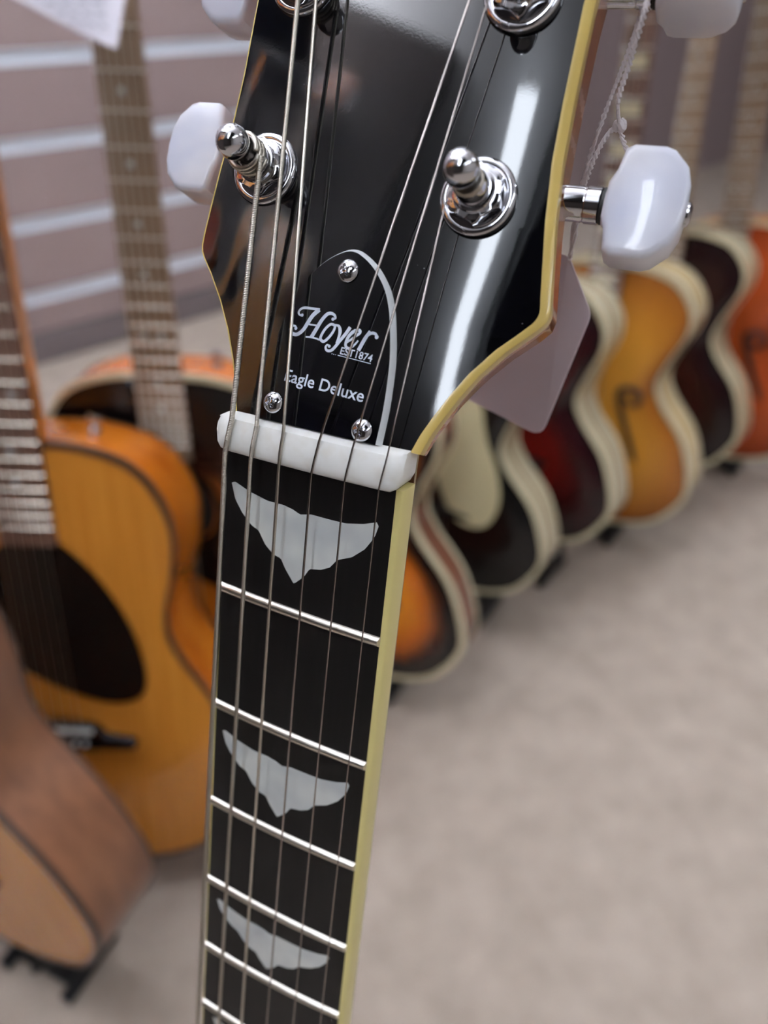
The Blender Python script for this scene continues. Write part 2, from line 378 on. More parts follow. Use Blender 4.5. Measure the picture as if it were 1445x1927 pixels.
def stand(x, y, az, lean, s, z0, label, depth=.1, w=.075):
    """low A frame stand: two padded arms under the body, two feet forward, one leg behind"""
    e = empty('guitar_stand', label, 'stand', Matrix.Translation((x, y, 0)) @ Matrix.Rotation(-math.radians(az), 4, 'Z'), 'low black stands under the guitars')
    zc = max(.022, z0-.022-max(depth, .07)*math.sin(math.radians(lean)))
    for sx in (-1, 1):
        MB().tube([(sx*w*1.0, .0, .009), (sx*w*1.0, depth+.03, .009)], .009, 8).build('foot', M['stand'], e)
        MB().tube([(sx*w*1.0, depth+.015, .012), (sx*w*1.0, depth+.015, zc)], .007, 8).build('upright', M['stand'], e)
        ar = MB().tube([(sx*w*1.0, depth+.02, zc-.002), (sx*w*1.0, .004, zc-.002), (sx*w*1.0, -.006, zc+.008)], .006, 8).build('arm', M['stand'], e)
        MB().tube([(sx*w*1.0, depth+.0, zc-.002), (sx*w*1.0, .006, zc-.002)], .0095, 10).build('foam_pad', M['rubber'], ar)
    MB().tube([(-w*1.0, depth+.02, .009), (w*1.0, depth+.02, .009)], .008, 8).build('crossbar', M['stand'], e)
    MB().box((0, depth*.55, .012), (w*1.7, depth*.6, .014)).build('shade_plate', M['stand'], e, smooth=False, bevel=.003)  # dark plate added on the carpet to read as shadow under the body
    return e

# finishes of the guitars in the background
M['gold_top'] = mat('spruce_top', (206,138,52), .25, coat=.3, noise=((240,20,6),(188,118,40),3,.35,.7))
M['amber_side'] = mat('amber_side', (206,120,34), .18, coat=.6, noise=((30,30,8),(176,88,20),3,.35,.75))
M['brown_rim'] = mat('mahogany_rim', (134,88,60), .35, coat=.3, noise=((50,50,10),(108,68,46),3,.35,.75))
M['honey_neck'] = mat('honey_neck', (206,128,50), .3, coat=.4)
M['tan_neck'] = mat('tan_neck', (184,134,98), .3, coat=.3)
M['rosewood'] = mat('rosewood', (104,74,60), .5, noise=((300,300,20),(82,56,46),3,.4,.7))
M['tan_board'] = mat('tan_board', (126,102,80), .45)
M['pale_bind'] = mat('pale_binding', (214,204,170), .3, coat=.4)
M['dark_bind'] = mat('dark_binding', (66,46,34), .4)
M['maple_rim'] = mat('maple_rim', (212,188,142), .18, coat=.6)
M['grey_rim'] = mat('pale_rim', (186,172,142), .2, coat=.6)
M['orange_rim'] = mat('orange_rim', (216,118,34), .2, coat=.6)
M['brown_side2'] = mat('brown_orange_rim', (112,70,50), .25, coat=.5)
M['dark_pick'] = mat('black_pickguard', (12,11,11), .12)
M['cream_pick'] = mat('cream_pickguard', (224,212,168), .25)
M['grey_pick'] = mat('smoke_pickguard', (62,62,66), .2)
M['blonde'] = burst_mat('blonde_burst', [(0,(216,158,64)),(.55,(210,146,52)),(.85,(168,104,36)),(1,(120,70,28))])
M['red_burst'] = burst_mat('red_burst', [(0,(122,24,16)),(.45,(104,18,14)),(.68,(48,12,14)),(1,(18,9,14))])
M['brown_burst'] = burst_mat('brown_burst', [(0,(66,22,14)),(.6,(44,15,13)),(.85,(26,10,12)),(1,(18,9,11))])
M['sun_burst'] = burst_mat('tobacco_burst', [(0,(222,150,44)),(.55,(214,134,32)),(.7,(190,100,22)),(.82,(66,32,14)),(.9,(12,10,9)),(1,(8,8,8))])
M['amber_burst'] = burst_mat('amber_burst', [(0,(206,124,40)),(.4,(180,92,24)),(.6,(50,24,14)),(.75,(14,11,12)),(1,(8,8,9))])
M['black_body'] = burst_mat('black_brown_body', [(0,(52,26,18)),(.5,(34,18,14)),(.75,(14,11,11)),(1,(9,9,9))])
M['orange_red'] = burst_mat('orange_red_top', [(0,(196,92,44)),(.7,(178,78,36)),(1,(140,56,26))])

def flattop(root, m_top, m_side, bind, board, neck, head, pick=True, depth=.09, bmat=None, bz_=0., **kw):
    ol = outline(DREAD, 6)
    body_parts(root, ol, depth, .0015, m_top, m_side, bind, .005)
    ho = MB().lathe([(.05,-.0005),(.05,.0004)], (0,-.0018,.335), (0,1,0), 36).build('soundhole', M['dark'], root)
    ro = MB()
    for r0, r1 in ((.053,.0555),(.058,.0595)):
        vs = []; n = 40
        for r in (r0, r1): vs += [(r*math.cos(2*PI*k/n), -.0021, .335+r*math.sin(2*PI*k/n)) for k in range(n)]
        ro.add(vs, [(k, (k+1) % n, n+(k+1) % n, n+k) for k in range(n)])
    ro.build('rosette', M['dark_bind'], root)
    if pick:
        pg = crom([(.018,.392),(.045,.372),(.072,.325),(.094,.268),(.1,.232),(.086,.212),(.06,.214),(.02,.236),(-.004,.262),(.01,.288),(.04,.3),(.054,.325),(.05,.355),(.03,.378)], 4, True)
        if pick == 'big': pg = crom([(.012,.41),(.035,.4),(.065,.366),(.09,.315),(.1,.262),(.092,.232),(.062,.222),(.02,.232),(-.02,.252),(-.05,.275),(-.058,.31),(-.05,.36),(-.03,.4)], 4, True)
        MB().prism(pg, lambda x, z: (x, -.0024, z), lambda x, z: (x, -.0036, z)).build('pickguard', M['dark_pick'], root, smooth=False)
    br = MB().prism(crom([(-.08,.148),(-.05,.152),(-.035,.166),(.035,.166),(.05,.152),(.08,.148),(.078,.136),(.045,.134),(0,.13),(-.045,.134),(-.078,.136)], 3, True), lambda x, z: (x, -.001, z+bz_), lambda x, z: (x, -.0095, z+bz_)).build('bridge', bmat or M['dark_pick'], root, smooth=False, bevel=.001)
    MB().box((0,-.011,.159+bz_), (.074,.005,.003)).build('saddle', M['bone'], br, smooth=False)
    for i in range(6): MB().lathe([(.0025,0),(.0025,.002),(.001,.004)], (-.027+i*.0108,-.0095,.142+bz_), (0,-1,0), 8).build('bridge_pin', M['bone'], br)
    MB().lathe([(.005,0),(.003,.006),(.0065,.011),(.006,.014)], (0,depth*.5,0), (0,0,-1), 12).build('strap_button', M['chrome'], root)
    MB().lathe([(.006,0),(.004,.006),(.0075,.012),(.007,.015)], (.055,depth*.55,.504), (.15,0,1), 12).build('strap_button', M['chrome'], root)
    neck_parts(root, .402, .865, board, neck, head, -.0065, str_end=.159+bz_, **kw)
def archtop(root, m_top, m_side, bind, board, neck, head, arch=.02, pick=None, pickpts=None, fh=True, depth=.075, bw=.006, **kw):
    ol = outline(ARCHT, 6)
    body_parts(root, ol, depth, arch, m_top, m_side, bind, bw)
    if fh:
        for s in (-1, 1): fhole(root, s, M['dark'], arch)
    if pick:
        P = pickpts or [(.03,.42),(.05,.4),(.07,.33),(.075,.27),(.068,.225),(.05,.212),(.036,.225),(.034,.3)]
        MB().prism(crom(P, 4, True), lambda x, z: (x, -arch-.012, z), lambda x, z: (x, -arch-.0145, z)).build('pickguard', pick, root, smooth=False)
    b = MB().prism([(-.07,.178),(-.03,.183),(.03,.183),(.07,.178),(.07,.17),(-.07,.17)], lambda x, z: (x, -arch+.003, z), lambda x, z: (x, -arch-.016, z)).build('bridge', M['ebony'], root, smooth=False, bevel=.001)
    tp = MB().prism([(-.028,.085),(.028,.085),(.03,.07),(.012,.05),(.008,.001),(-.008,.001),(-.012,.05),(-.03,.07)], lambda x, z: (x, -arch*.9-.008-.04*0, z), lambda x, z: (x, -arch*.9-.011, z)).build('tailpiece', M['chrome'], root, smooth=False, bevel=.001)
    MB().lathe([(.005,0),(.003,.006),(.0065,.011),(.006,.014)], (0,depth*.5,0), (0,0,-1), 12).build('strap_button', M['chrome'], root)
    neck_parts(root, .4, .855, board, neck, head, -arch-.012, str_end=.08, scale=.628, **kw)

def place(name, label, P, grp=None):
    return empty(name, label, 'guitar', gmatrix(*P), grp)
PA = (-.415,.533,4.5,13.5,2.4,1.122,.058); PB = (-.452,.402,25,3,-7.2,.98,.125); PC = (-.292,.726,2,6,4.1,1.037,.106)
PE = (-.076,.848,30,8,-1,1.042,.064); PF = (.099,1.02,34,5.2,-2.3,.971,.089); PG = (.246,1.137,40,4.8,-2.1,.985,.114)
PH = (.415,1.257,38.2,2.7,-.4,1.067,.064); PI_ = (.589,1.414,41.6,5.7,-2.4,1.026,.09); PK = (.795,1.516,42.5,1.6,-4.4,1.10,.042)
g = place('acoustic_guitar', 'golden flat top acoustic guitar with large black pickguard, left of the neck', PA)
flattop(g, M['gold_top'], M['amber_side'], M['dark_bind'], M['rosewood'], M['honey_neck'], M['amber_side'], pick='big', m_fret=M['nickel'], bz_=.03, ndp=2.0)
g = place('acoustic_guitar', 'acoustic guitar with wide brown mahogany side in the lower left corner', PB)
flattop(g, M['gold_top'], M['brown_rim'], M['dark_bind'], M['rosewood'], M['brown_rim'], M['brown_rim'], depth=.086)
g = place('acoustic_guitar', 'black edged sunburst acoustic with orange side, its long neck before the slatted wall', PC)
flattop(g, M['amber_burst'], M['orange_rim'], M['pale_bind'], M['tan_board'], M['tan_neck'], M['orange_rim'], wide=(.056,.044), depth=.08)
g = place('archtop_guitar', 'sunburst archtop with glowing orange centre directly behind the sharp neck', PE)
archtop(g, M['sun_burst'], M['brown_side2'], M['pale_bind'], M['ebony'], M['neck_wood'], M['dark_pick'], pick=M['grey_pick'], bw=.008, depth=.055)
g = place('archtop_guitar', 'black archtop with large cream pickguard, second in the row behind the neck', PF)
archtop(g, M['black_body'], M['grey_rim'], M['pale_bind'], M['ebony'], M['neck_wood'], M['dark_pick'], fh=False, pick=M['cream_pick'],
        pickpts=[(.0,.45),(.065,.45),(.085,.39),(.095,.33),(.118,.27),(.124,.215),(.104,.17),(.065,.16),(.03,.185),(.0,.28)], bw=.008)
g = place('archtop_guitar', 'dark red burst archtop half hidden behind the grey price tag', PG)
archtop(g, M['red_burst'], M['grey_rim'], M['pale_bind'], M['ebony'], M['neck_wood'], M['dark_pick'], fh=False, bw=.009)
g = place('archtop_guitar', 'blonde archtop guitar with f-hole and pale rim below the pearl tuner button', PH)
archtop(g, M['blonde'], M['maple_rim'], M['pale_bind'], M['rosewood'], M['neck_wood'], M['dark_pick'], bw=.009, blocks=True, marks=M['pale_bind'])
g = place('archtop_guitar', 'dark brown archtop with cream edges between the blonde and the orange red ones', PI_)
archtop(g, M['brown_burst'], M['grey_rim'], M['pale_bind'], M['tan_board'], M['tan_neck'], M['dark_pick'], fh=False, bw=.009)
g = place('archtop_guitar', 'orange red archtop at the right edge of the photo with bright frets', PK)
archtop(g, M['orange_red'], M['orange_rim'], M['pale_bind'], M['tan_board'], M['tan_neck'], M['orange_rim'], bw=.008, m_fret=M['bone'])
for P, lab, dp in ((PA,'black stand under the golden acoustic with black pickguard',.06),(PB,'black stand under the lower left acoustic',.055),(PC,'black stand under the sunburst acoustic with orange side',.1),
               (PE,'black stand under the orange centred sunburst archtop',.075),(PF,'black stand under the black archtop with cream pickguard',.075),(PG,'black stand under the dark red archtop',.075),
               (PH,'black stand under the blonde archtop',.075),(PI_,'black stand under the dark brown archtop',.075),(PK,'black stand under the orange red archtop',.075)):
    stand(P[0], P[1], P[2], P[3], P[5], P[6], lab, dp, .05 if dp < .07 else .075)

# ------------------------------------------------------------------ the photographed guitar (millimetres in the neck's own frame: X to the treble side, Y to the head, Z out of the board; nut at 0)
NX = Vector((.89656, -.44008, -.05012)); NY = Vector((.15610, .20805, .96558)); NZ = Vector((-.41451, -.87352, .25522))
NUT = Vector((-.0155992, .1274503, H-.0752753)); TAIL = 838.
gm = frame(NX, -NZ, NY, NUT - NY*TAIL/1000)
G = empty('electric_guitar', 'black electric guitar with cream edges and pearl wing inlays, sharp in the foreground', 'guitar', gm)
def N(x, y, z): return (x*.001, -z*.001, (y+TAIL)*.001)
TA = math.radians(17)
def HP(u, v, n): return N(u, 5+v*math.cos(TA)+n*math.sin(TA), -1-v*math.sin(TA)+n*math.cos(TA))
HAX = Vector(HP(0,0,1))-Vector(HP(0,0,0))            # out of the head's face

LT = [(3.0,-19.2),(8,-20.6),(13.4,-22.5),(19.8,-25.4),(25.7,-28.9),(30.9,-32.7),(34.0,-35.4),(35.2,-36.2),(36.6,-36.6),(39,-36.6),(42.4,-36.4),(52.2,-35.7),(63,-34.6),(72.6,-34.2),(87.4,-34.4),(110,-35),(135,-36.5),(150,-38.5),(156,-36),(160,-31)]
RT = [(3.0,23.4),(7,24.6),(10.7,26.2),(15,28.2),(20.1,31.0),(25.5,34.9),(29,38.1),(31.4,40.2),(32.6,40.9),(34,41.1),(35.9,40.7),(42,39.6),(50,38.2),(60.3,36.9),(71,36.3),(87.7,35.8),(110,36.2),(135,37.5),(150,39.5),(156,37),(160,32)]
VS = sorted(set([3+.75*i for i in range(210) if 3+.75*i <= 160]+[160]))
def rolled(u, u0=13.6):
    d = max(0, u-u0); e = max(0, -u-22)
    return -.004*d*d - .004*e*e
BW = 2.0
def u0v(v): return 10.8+2.8*min(1, max(0, (v-28)/20))
def face_pt(v, u, dn=0): return HP(u, v, rolled(u, u0v(v))+dn)
rows = []
for v in VS:
    a, b = lerp_tab(LT, v)+.45, lerp_tab(RT, v)-BW
    r = [face_pt(v, a, -2.4)]+[face_pt(v, a+(b-a)*k/40) for k in range(41)]+[face_pt(v, b, -2.4)]
    rows.append(r)
mb = MB().grid(rows); mm = len(rows[0])
mb.f += [tuple(range(mm)), tuple((len(rows)-1)*mm+k for k in range(mm))[::-1]]
M['face'] = mat('head_lacquer', (5,5,8), .05, ior=1.62)
nt = M['face'].node_tree                                   # dust specks and a faint orange peel
tc = nt.nodes.new('ShaderNodeTexCoord'); vo = nt.nodes.new('ShaderNodeTexVoronoi'); vo.inputs['Scale'].default_value = 330
cr = nt.nodes.new('ShaderNodeMath'); cr.operation = 'LESS_THAN'; cr.inputs[1].default_value = .045
no = nt.nodes.new('ShaderNodeTexNoise'); no.inputs['Scale'].default_value = 120
gt = nt.nodes.new('ShaderNodeMath'); gt.operation = 'GREATER_THAN'; gt.inputs[1].default_value = .58
mu = nt.nodes.new('ShaderNodeMath'); mu.operation = 'MULTIPLY'
mx = nt.nodes.new('ShaderNodeMix'); mx.data_type = 'RGBA'; mx.inputs[6].default_value = lin((5,5,8))+(1,); mx.inputs[7].default_value = lin((120,120,125))+(1,)
Lk = nt.links.new
Lk(tc.outputs['Object'], vo.inputs[0]); Lk(tc.outputs['Object'], no.inputs[0]); Lk(vo.outputs['Distance'], cr.inputs[0]); Lk(no.outputs[0], gt.inputs[0])
Lk(cr.outputs[0], mu.inputs[0]); Lk(gt.outputs[0], mu.inputs[1]); Lk(mu.outputs[0], mx.inputs[0]); Lk(mx.outputs[2], nt.nodes['Principled BSDF'].inputs['Base Color'])
n2 = nt.nodes.new('ShaderNodeTexNoise'); n2.inputs['Scale'].default_value = 1800; bp = nt.nodes.new('ShaderNodeBump'); bp.inputs['Strength'].default_value = .025; bp.inputs['Distance'].default_value = .00006
Lk(tc.outputs['Object'], n2.inputs[0]); Lk(n2.outputs[0], bp.inputs['Height']); Lk(bp.outputs[0], nt.nodes['Principled BSDF'].inputs['Normal'])
mb.build('head_face', M['face'], G, ang=50)
def strip(tab, sgn, wd, name):
    rows = []
    for v in VS:
        e = lerp_tab(tab, v); t = rolled(e-sgn*wd, u0v(v)); t2 = rolled(e, u0v(v))
        i = e-sgn*wd
        rows.append([HP(i, v, t-2.4), HP(i, v, t), HP(i+sgn*wd*.6, v, (t+t2)/2+.02), HP(e-sgn*.12, v, t2-.12), HP(e, v, t2-.5), HP(e, v, t2-2.6), HP(i, v, t-2.4)])
    b = MB().grid(rows); m = 7
    b.f += [tuple(range(6)), tuple((len(rows)-1)*m+k for k in range(6))[::-1]]
    return b.build(name, M['cream_head'], G, ang=40)
strip(RT, 1, BW, 'head_binding'); strip(LT, -1, .5, 'head_binding')
rows = []
for v in VS[::3]+[160]:
    a, b = lerp_tab(LT, v)+.1, lerp_tab(RT, v)-.1
    na, nb = rolled(a, u0v(v))-2.5, rolled(b, u0v(v))-2.5
    bot = lerp_tab([(3,-6.5),(14,-8),(30,-13.5),(36,-14.5)], v)
    rows.append([HP(a, v, na), HP(a, v, bot+1.5), HP(a+1.5, v, bot), HP(b-1.5, v, bot), HP(b, v, bot+1.5), HP(b, v, nb), HP(a, v, na)])
b = MB().grid(rows); b.f += [tuple(range(6)), tuple((len(rows)-1)*7+k for k in range(6))[::-1]]
b.build('head_core', M['brown_side'], G, ang=40)

# neck back, board, binding
hb = lambda y: 20.1+.0148*abs(y)
YE = -455
def bz(x): return -x*x/610
rows = []
for y, dp in [(YE,19),(-360,16),(-200,14.5),(-60,13.5),(-5,13),(3,12.6),(14,11)]:
    h = hb(min(y, 0))+1.2; rows.append([N(-h*math.cos(t), y, -6.9-dp*math.sin(t)+0*y) if y < 5 else N(-h*math.cos(t)*1.0, y, -7.6-dp*math.sin(t)) for t in [PI*k/12 for k in range(13)]])
b = MB().grid(rows); b.f += [(i*13, i*13+12, (i+1)*13+12, (i+1)*13) for i in range(6)]+[tuple(range(13)), tuple(78+k for k in range(13))]
b.build('neck', M['neck_wood'], G)
ys = [0,-30,-60,-100,-150,-200,-300,YE]
rows = []
for y in ys:
    h = hb(y); rows.append([N(-h, y, -6.6)]+[N(h*k/8, y, bz(h*k/8)) for k in range(-8, 9)]+[N(h, y, -6.6), N(-h, y, -6.6)])
b = MB().grid(rows); b.f += [tuple(range(19)), tuple((len(ys)-1)*20+k for k in range(19))[::-1]]
bo = b.build('fretboard', M['ebony'], G, ang=40)
# faint dust on the board
for s in (-1, 1):
    rows = []
    for y in ys:
        h = hb(y); q = 1 if s > 0 else .35; rows.append([N(s*h, y, -6.8), N(s*h, y, bz(h)+.02), N(s*(h+1.0*q), y, bz(h)-.06), N(s*(h+1.5*q), y, bz(h)-.5), N(s*(h+1.6*q), y, -6.8), N(s*h, y, -6.8)])
    b = MB().grid(rows); b.f += [tuple(range(5)), tuple((len(ys)-1)*6+k for k in range(5))[::-1]]
    b.build('neck_binding', M['cream'], G, ang=50)
# frets
meas = [(-34.4,-35.2),(-68.1,-69.1),(-100.2,-100.9),(-129.6,-130.1),(-157.2,-157.0),(-183.4,-183.4)]
fy = [meas[k] if k < 6 else (-628*(1-2**(-(k+1)/12)),)*2 for k in range(20)]
for yl, yr in fy:
    ym = (yl+yr)/2; h = hb(ym)+.2; vs = []; nn = 12; pr = [(-1.25,-.3),(-1.15,.3),(-.8,.75),(-.3,1.0),(.3,1.0),(.8,.75),(1.15,.3),(1.25,-.3)]
    rows = []
    for k in range(nn+1):
        x = -h+2*h*k/nn; y = yl+(yr-yl)*k/nn
        rows.append([N(x-(math.copysign(max(0, q[1])*.5, x) if k in (0, nn) else 0), y+q[0], bz(x)+q[1]) for q in pr])
    b = MB().grid(rows); b.f += [tuple(range(8)), tuple(nn*8+k for k in range(8))[::-1]]
    b.build('fret', M['fret_metal'], G, ang=40)
# wing inlays
UP = [(-18.5,-7.9),(-17.7,-7.4),(-13.7,-8.7),(-8.9,-9.6),(-4.9,-9.5),(-2.6,-9.9),(-.7,-10.6),(1.9,-9.9),(6.2,-9.9),(10,-9.8),(14,-8.9),(16.8,-7.8),(17.3,-8.6)]
LO = [(-18.5,-7.9),(-17.4,-11.5),(-15.3,-14.3),(-12.7,-16.5),(-10.8,-17.2),(-10.1,-18.3),(-8.9,-20.1),(-6.7,-21.8),(-4.7,-22.2),(-3.4,-24.4),(-1.0,-27.4),(1.3,-25.0),(2.6,-22.6),(5.3,-22.0),(7.4,-20.8),(8.9,-18.6),(12.2,-17.0),(14.9,-14.4),(16.7,-11.2),(17.3,-8.6)]
def inlay(y0, sx=1., sy=1.):
    top, bot = [], []
    for k in range(73):
        x = -18.49+35.78*k/72
        for tab, out in ((UP, top), (LO, bot)):
            y = lerp_tab(tab, x); out.append((x*sx, y0+(y+7.4)*sy))
    rows = [[N(x, y-.0, bz(x)-.2) for x, y in top], [N(x, y, bz(x)+.035) for x, y in top]]
    for f in (.33, .66): rows.append([N(a[0], a[1]+(c[1]-a[1])*f, bz(a[0])+.035) for a, c in zip(top, bot)])
    rows += [[N(x, y, bz(x)+.035) for x, y in bot], [N(x, y, bz(x)-.2) for x, y in bot]]
    MB().grid(rows).build('wing_inlay', M['pearl'], G, ang=40)
inlay(-7.4); inlay(-75.4, 1.02); inlay(-135.6, 1.02, .86); inlay(-187.5, 1.03, .78)
for k in (9, 12, 15, 17): inlay(fy[k-2][0]-5, 1.05, .6)
# nut
pn = [(0,-6.5),(0,1.2),(.35,1.75),(1.0,2.05),(2.2,2.15),(5.2,1.75),(7.2,.9),(7.9,-.2),(8.1,-2.6),(8.1,-6.5)]
rows = []
for k in range(25):
    t = k/24; x = -21.9+43.4*(t*t*(3-2*t)*.6+t*.4); el, er = x+21.9, 21.5-x
    dz = -max(0, 2.2-min(el, er))**2*.3 + .75 + bz(x)*.9
    fi = (3.2-math.sqrt(max(0, 3.2**2-(3.2-el)**2))) if el < 3.2 else ((2.6-math.sqrt(max(0, 2.6**2-(2.6-er)**2))) if er < 2.6 else 0)
    ba = 1.2*max(0, 1-el/3)**2
    rows.append([N(x, fi+y*(8.1-fi-ba)/8.1, z+(dz if z > 0 else 0)) for y, z in pn])
b = MB().grid(rows); b.f += [tuple(range(10)), tuple(240+k for k in range(10))[::-1]]
b.f += [(i*10, i*10+9, (i+1)*10+9, (i+1)*10) for i in range(24)]
b.build('nut', M['bone'], G, ang=40)

# truss cover with white edge, screws and print
CU = .9
tc_w = [(2.9,13.8),(10,13.75),(17.5,13.1),(22,12.3),(26.5,11.1),(29,10.3),(32,8.9),(34.2,7.3),(36,5.6),(37.4,3.8),(38.4,2.0),(38.8,.9),(38.9,0)]
tc_s = crom(tc_w, 4)
lo = [(CU+x, v) for v, x in tc_s]+[(CU-x, v) for v, x in tc_s[::-1][1:]]
def outset(poly, d):
    out = []; n = len(poly)
    for i, p in enumerate(poly):
        a, c = poly[max(i-1, 0)], poly[min(i+1, n-1)]
        dx, dy = c[0]-a[0], c[1]-a[1]; l = math.hypot(dx, dy) or 1
        out.append((p[0]+dy/l*d, max(2.9, p[1]-dx/l*d)))
    return out
n = len(lo); o1 = outset(lo, .8)
tcov = MB().prism(lo, lambda u, v: HP(u, v, .2), lambda u, v: HP(u, v, 1.75)).build('truss_rod_cover', M['gloss_black'], G, smooth=False)
b = MB()
for i in range(n-1):
    pass
vs = [HP(u, v, .05) for u, v in o1]+[HP(u, v, .35) for u, v in o1]+[HP(u, v, 1.72) for u, v in lo]
b.add(vs, [(k*n+i, k*n+i+1, (k+1)*n+i+1, (k+1)*n+i) for k in range(2) for i in range(n-1)])
tag(b.build('cover_edge', M['white_ply'], tcov), 'white bevelled edge of the truss rod cover')
def screw(u, v, parent, r=2.25, n0=1.7):
    b = MB(); NR, NA = 14, 40; vs = []
    for i in range(NR+1):
        rr = r*i/NR
        for k in range(NA):
            a = 2*PI*k/NA; x, y = rr*math.cos(a+.5), rr*math.sin(a+.5)
            h = 1.35*math.sqrt(max(0, 1-(rr/r)**2*.93))
            ax, ay = abs(rr*math.cos(a)), abs(rr*math.sin(a))
            if min(ax, ay) < .26 and max(ax, ay) < 1.15: h -= .5
            vs.append(HP(u+x, v+y, n0+h))
    fs = [(i*NA+k, i*NA+(k+1) % NA, (i+1)*NA+(k+1) % NA, (i+1)*NA+k) for i in range(NR) for k in range(NA)]
    b.add(vs, fs).build('screw', M['chrome'], parent, ang=60)
for u, v in ((.9,35.0),(-9.5,6.6),(11.2,5.1)): screw(u, v, tcov)
def ribbon(mb, pts, w, n0=1.79, ends=(1,1), balls=()):
    p = crom(pts, 5); N_ = len(p); vs = []
    for i, q in enumerate(p):
        a, c = p[max(i-1, 0)], p[min(i+1, N_-1)]; dx, dy = c[0]-a[0], c[1]-a[1]; l = math.hypot(dx, dy) or 1
        t = i/(N_-1); ww = (w[0]+(w[1]-w[0])*min(1, 2*t)) if t < .5 else (w[1]+(w[2]-w[1])*(2*t-1)); ww /= 2
        vs += [HP(q[0]-dy/l*ww, q[1]+dx/l*ww, n0), HP(q[0]+dy/l*ww, q[1]-dx/l*ww, n0)]
    mb.add(vs, [(2*i, 2*i+1, 2*i+3, 2*i+2) for i in range(N_-1)])
    for k, r in balls:
        c = p[k]; mb.add([HP(c[0]+r*math.cos(2*PI*j/14), c[1]+r*math.sin(2*PI*j/14), n0) for j in range(14)], [tuple(range(14))])
b = MB()
ribbon(b, [(-7.1,25.1),(-7.5,25.0),(-8.0,25.4),(-7.8,26.1),(-7.0,26.6),(-5.4,26.7),(-3.4,26.75)], (.3,.5,.55), balls=((0,.33),))
ribbon(b, [(-3.5,26.75),(-4.7,25.4),(-5.5,23.7),(-6.2,22.2),(-7.4,21.1),(-8.6,21.2),(-9.1,21.9),(-8.8,22.6),(-8.1,22.7),(-7.9,22.3)], (.9,.75,.3), balls=((-1,.36),))
ribbon(b, [(-5.3,20.95),(-4.0,21.05),(-2.6,21.0)], (.3,.35,.3))
ribbon(b, [(-4.0,21.1),(-3.2,23.1),(-2.5,24.8),(-1.7,26.0),(-.9,26.4),(0,26.2),(.4,25.6),(-.1,25.35)], (.85,.7,.3), balls=((-1,.34),))
ribbon(b, [(-5.4,23.5),(-3.0,23.6)], (.32,.32,.32))
ribbon(b, [(.6,24.2),(-.3,24.3),(-1.2,23.4),(-1.8,22.1),(-1.9,21.1),(-1.1,20.7),(-.2,21.6),(.5,22.9),(.7,23.9),(.5,24.3)], (.5,.6,.5))
ribbon(b, [(-2.7,21.0),(-2.2,20.9),(-1.7,21.2)], (.35,.35,.35))
ribbon(b, [(.6,24.3),(1.5,24.2),(2.0,23.3),(2.0,22.1),(1.75,20.8)], (.35,.75,.4))
ribbon(b, [(4.0,24.4),(3.4,23.1),(2.4,21.4),(1.6,20.0),(.9,19.2),(0,19.1),(-.4,19.7),(-.1,20.2),(.35,20)], (.75,.6,.28), balls=((-1,.32),))
ribbon(b, [(3.7,21.2),(4.6,21.9),(5.5,22.8),(6.3,23.6),(6.1,24.1),(5.1,23.8),(4.2,22.8),(3.8,21.6),(3.9,20.6),(4.8,20.3),(5.6,21.0),(6.3,22.1)], (.4,.7,.35))
ribbon(b, [(8.4,24.3),(7.6,22.6),(6.8,20.2)], (.6,.8,.8))
ribbon(b, [(7.4,21.9),(8.1,23.4),(8.9,24.0),(9.7,23.9),(10.0,23.4)], (.35,.6,.5), balls=((-1,.42),))
b.build('brand_lettering', M['print'], tcov, smooth=False)
def text(s, u, v, width, parent, ang, name, n0=1.79, bold=.0):
    cu = bpy.data.curves.new('t', 'FONT'); cu.body = s; cu.size = 1; cu.offset = bold; cu.resolution_u = 4
    ob = bpy.data.objects.new('t', cu); COL.objects.link(ob); bpy.context.view_layer.update()
    me = bpy.data.meshes.new_from_object(ob.evaluated_get(bpy.context.evaluated_depsgraph_get()))
    bpy.data.objects.remove(ob)
    xs = [p.co.x for p in me.vertices]; x0, x1 = min(xs), max(xs); k = width/(x1-x0); ca, sa = math.cos(ang), math.sin(ang)
    for p in me.vertices:
        a, c = (p.co.x-x0)*k, p.co.y*k*(1.0)
        p.co = HP(u+a*ca-c*sa, v+a*sa+c*ca, n0)
    me.materials.clear(); me.materials.append(M['print'])
    o = bpy.data.objects.new(name, me); COL.objects.link(o); o.parent = parent; me.name = name
    return o
text('Eagle Deluxe', -8.1, 11.5, 18.2, tcov, -.055, 'model_lettering', bold=.012)
text('EST1874', 3.0, 18.9, 7.1, tcov, -.055, 'year_lettering', bold=.015)
b = MB(); ribbon(b, [(2.6,18.55),(6,18.38),(10.0,18.15)], (.14,.14,.14)); 
for i in range(3): b.add([HP(1.3+.42*i+.1*math.cos(j), 18.62-.02*i+.1*math.sin(j), 1.79) for j in (0,1,2,3,4,5)], [tuple(range(6))])
b.build('lettering_underline', M['print'], tcov, smooth=False)

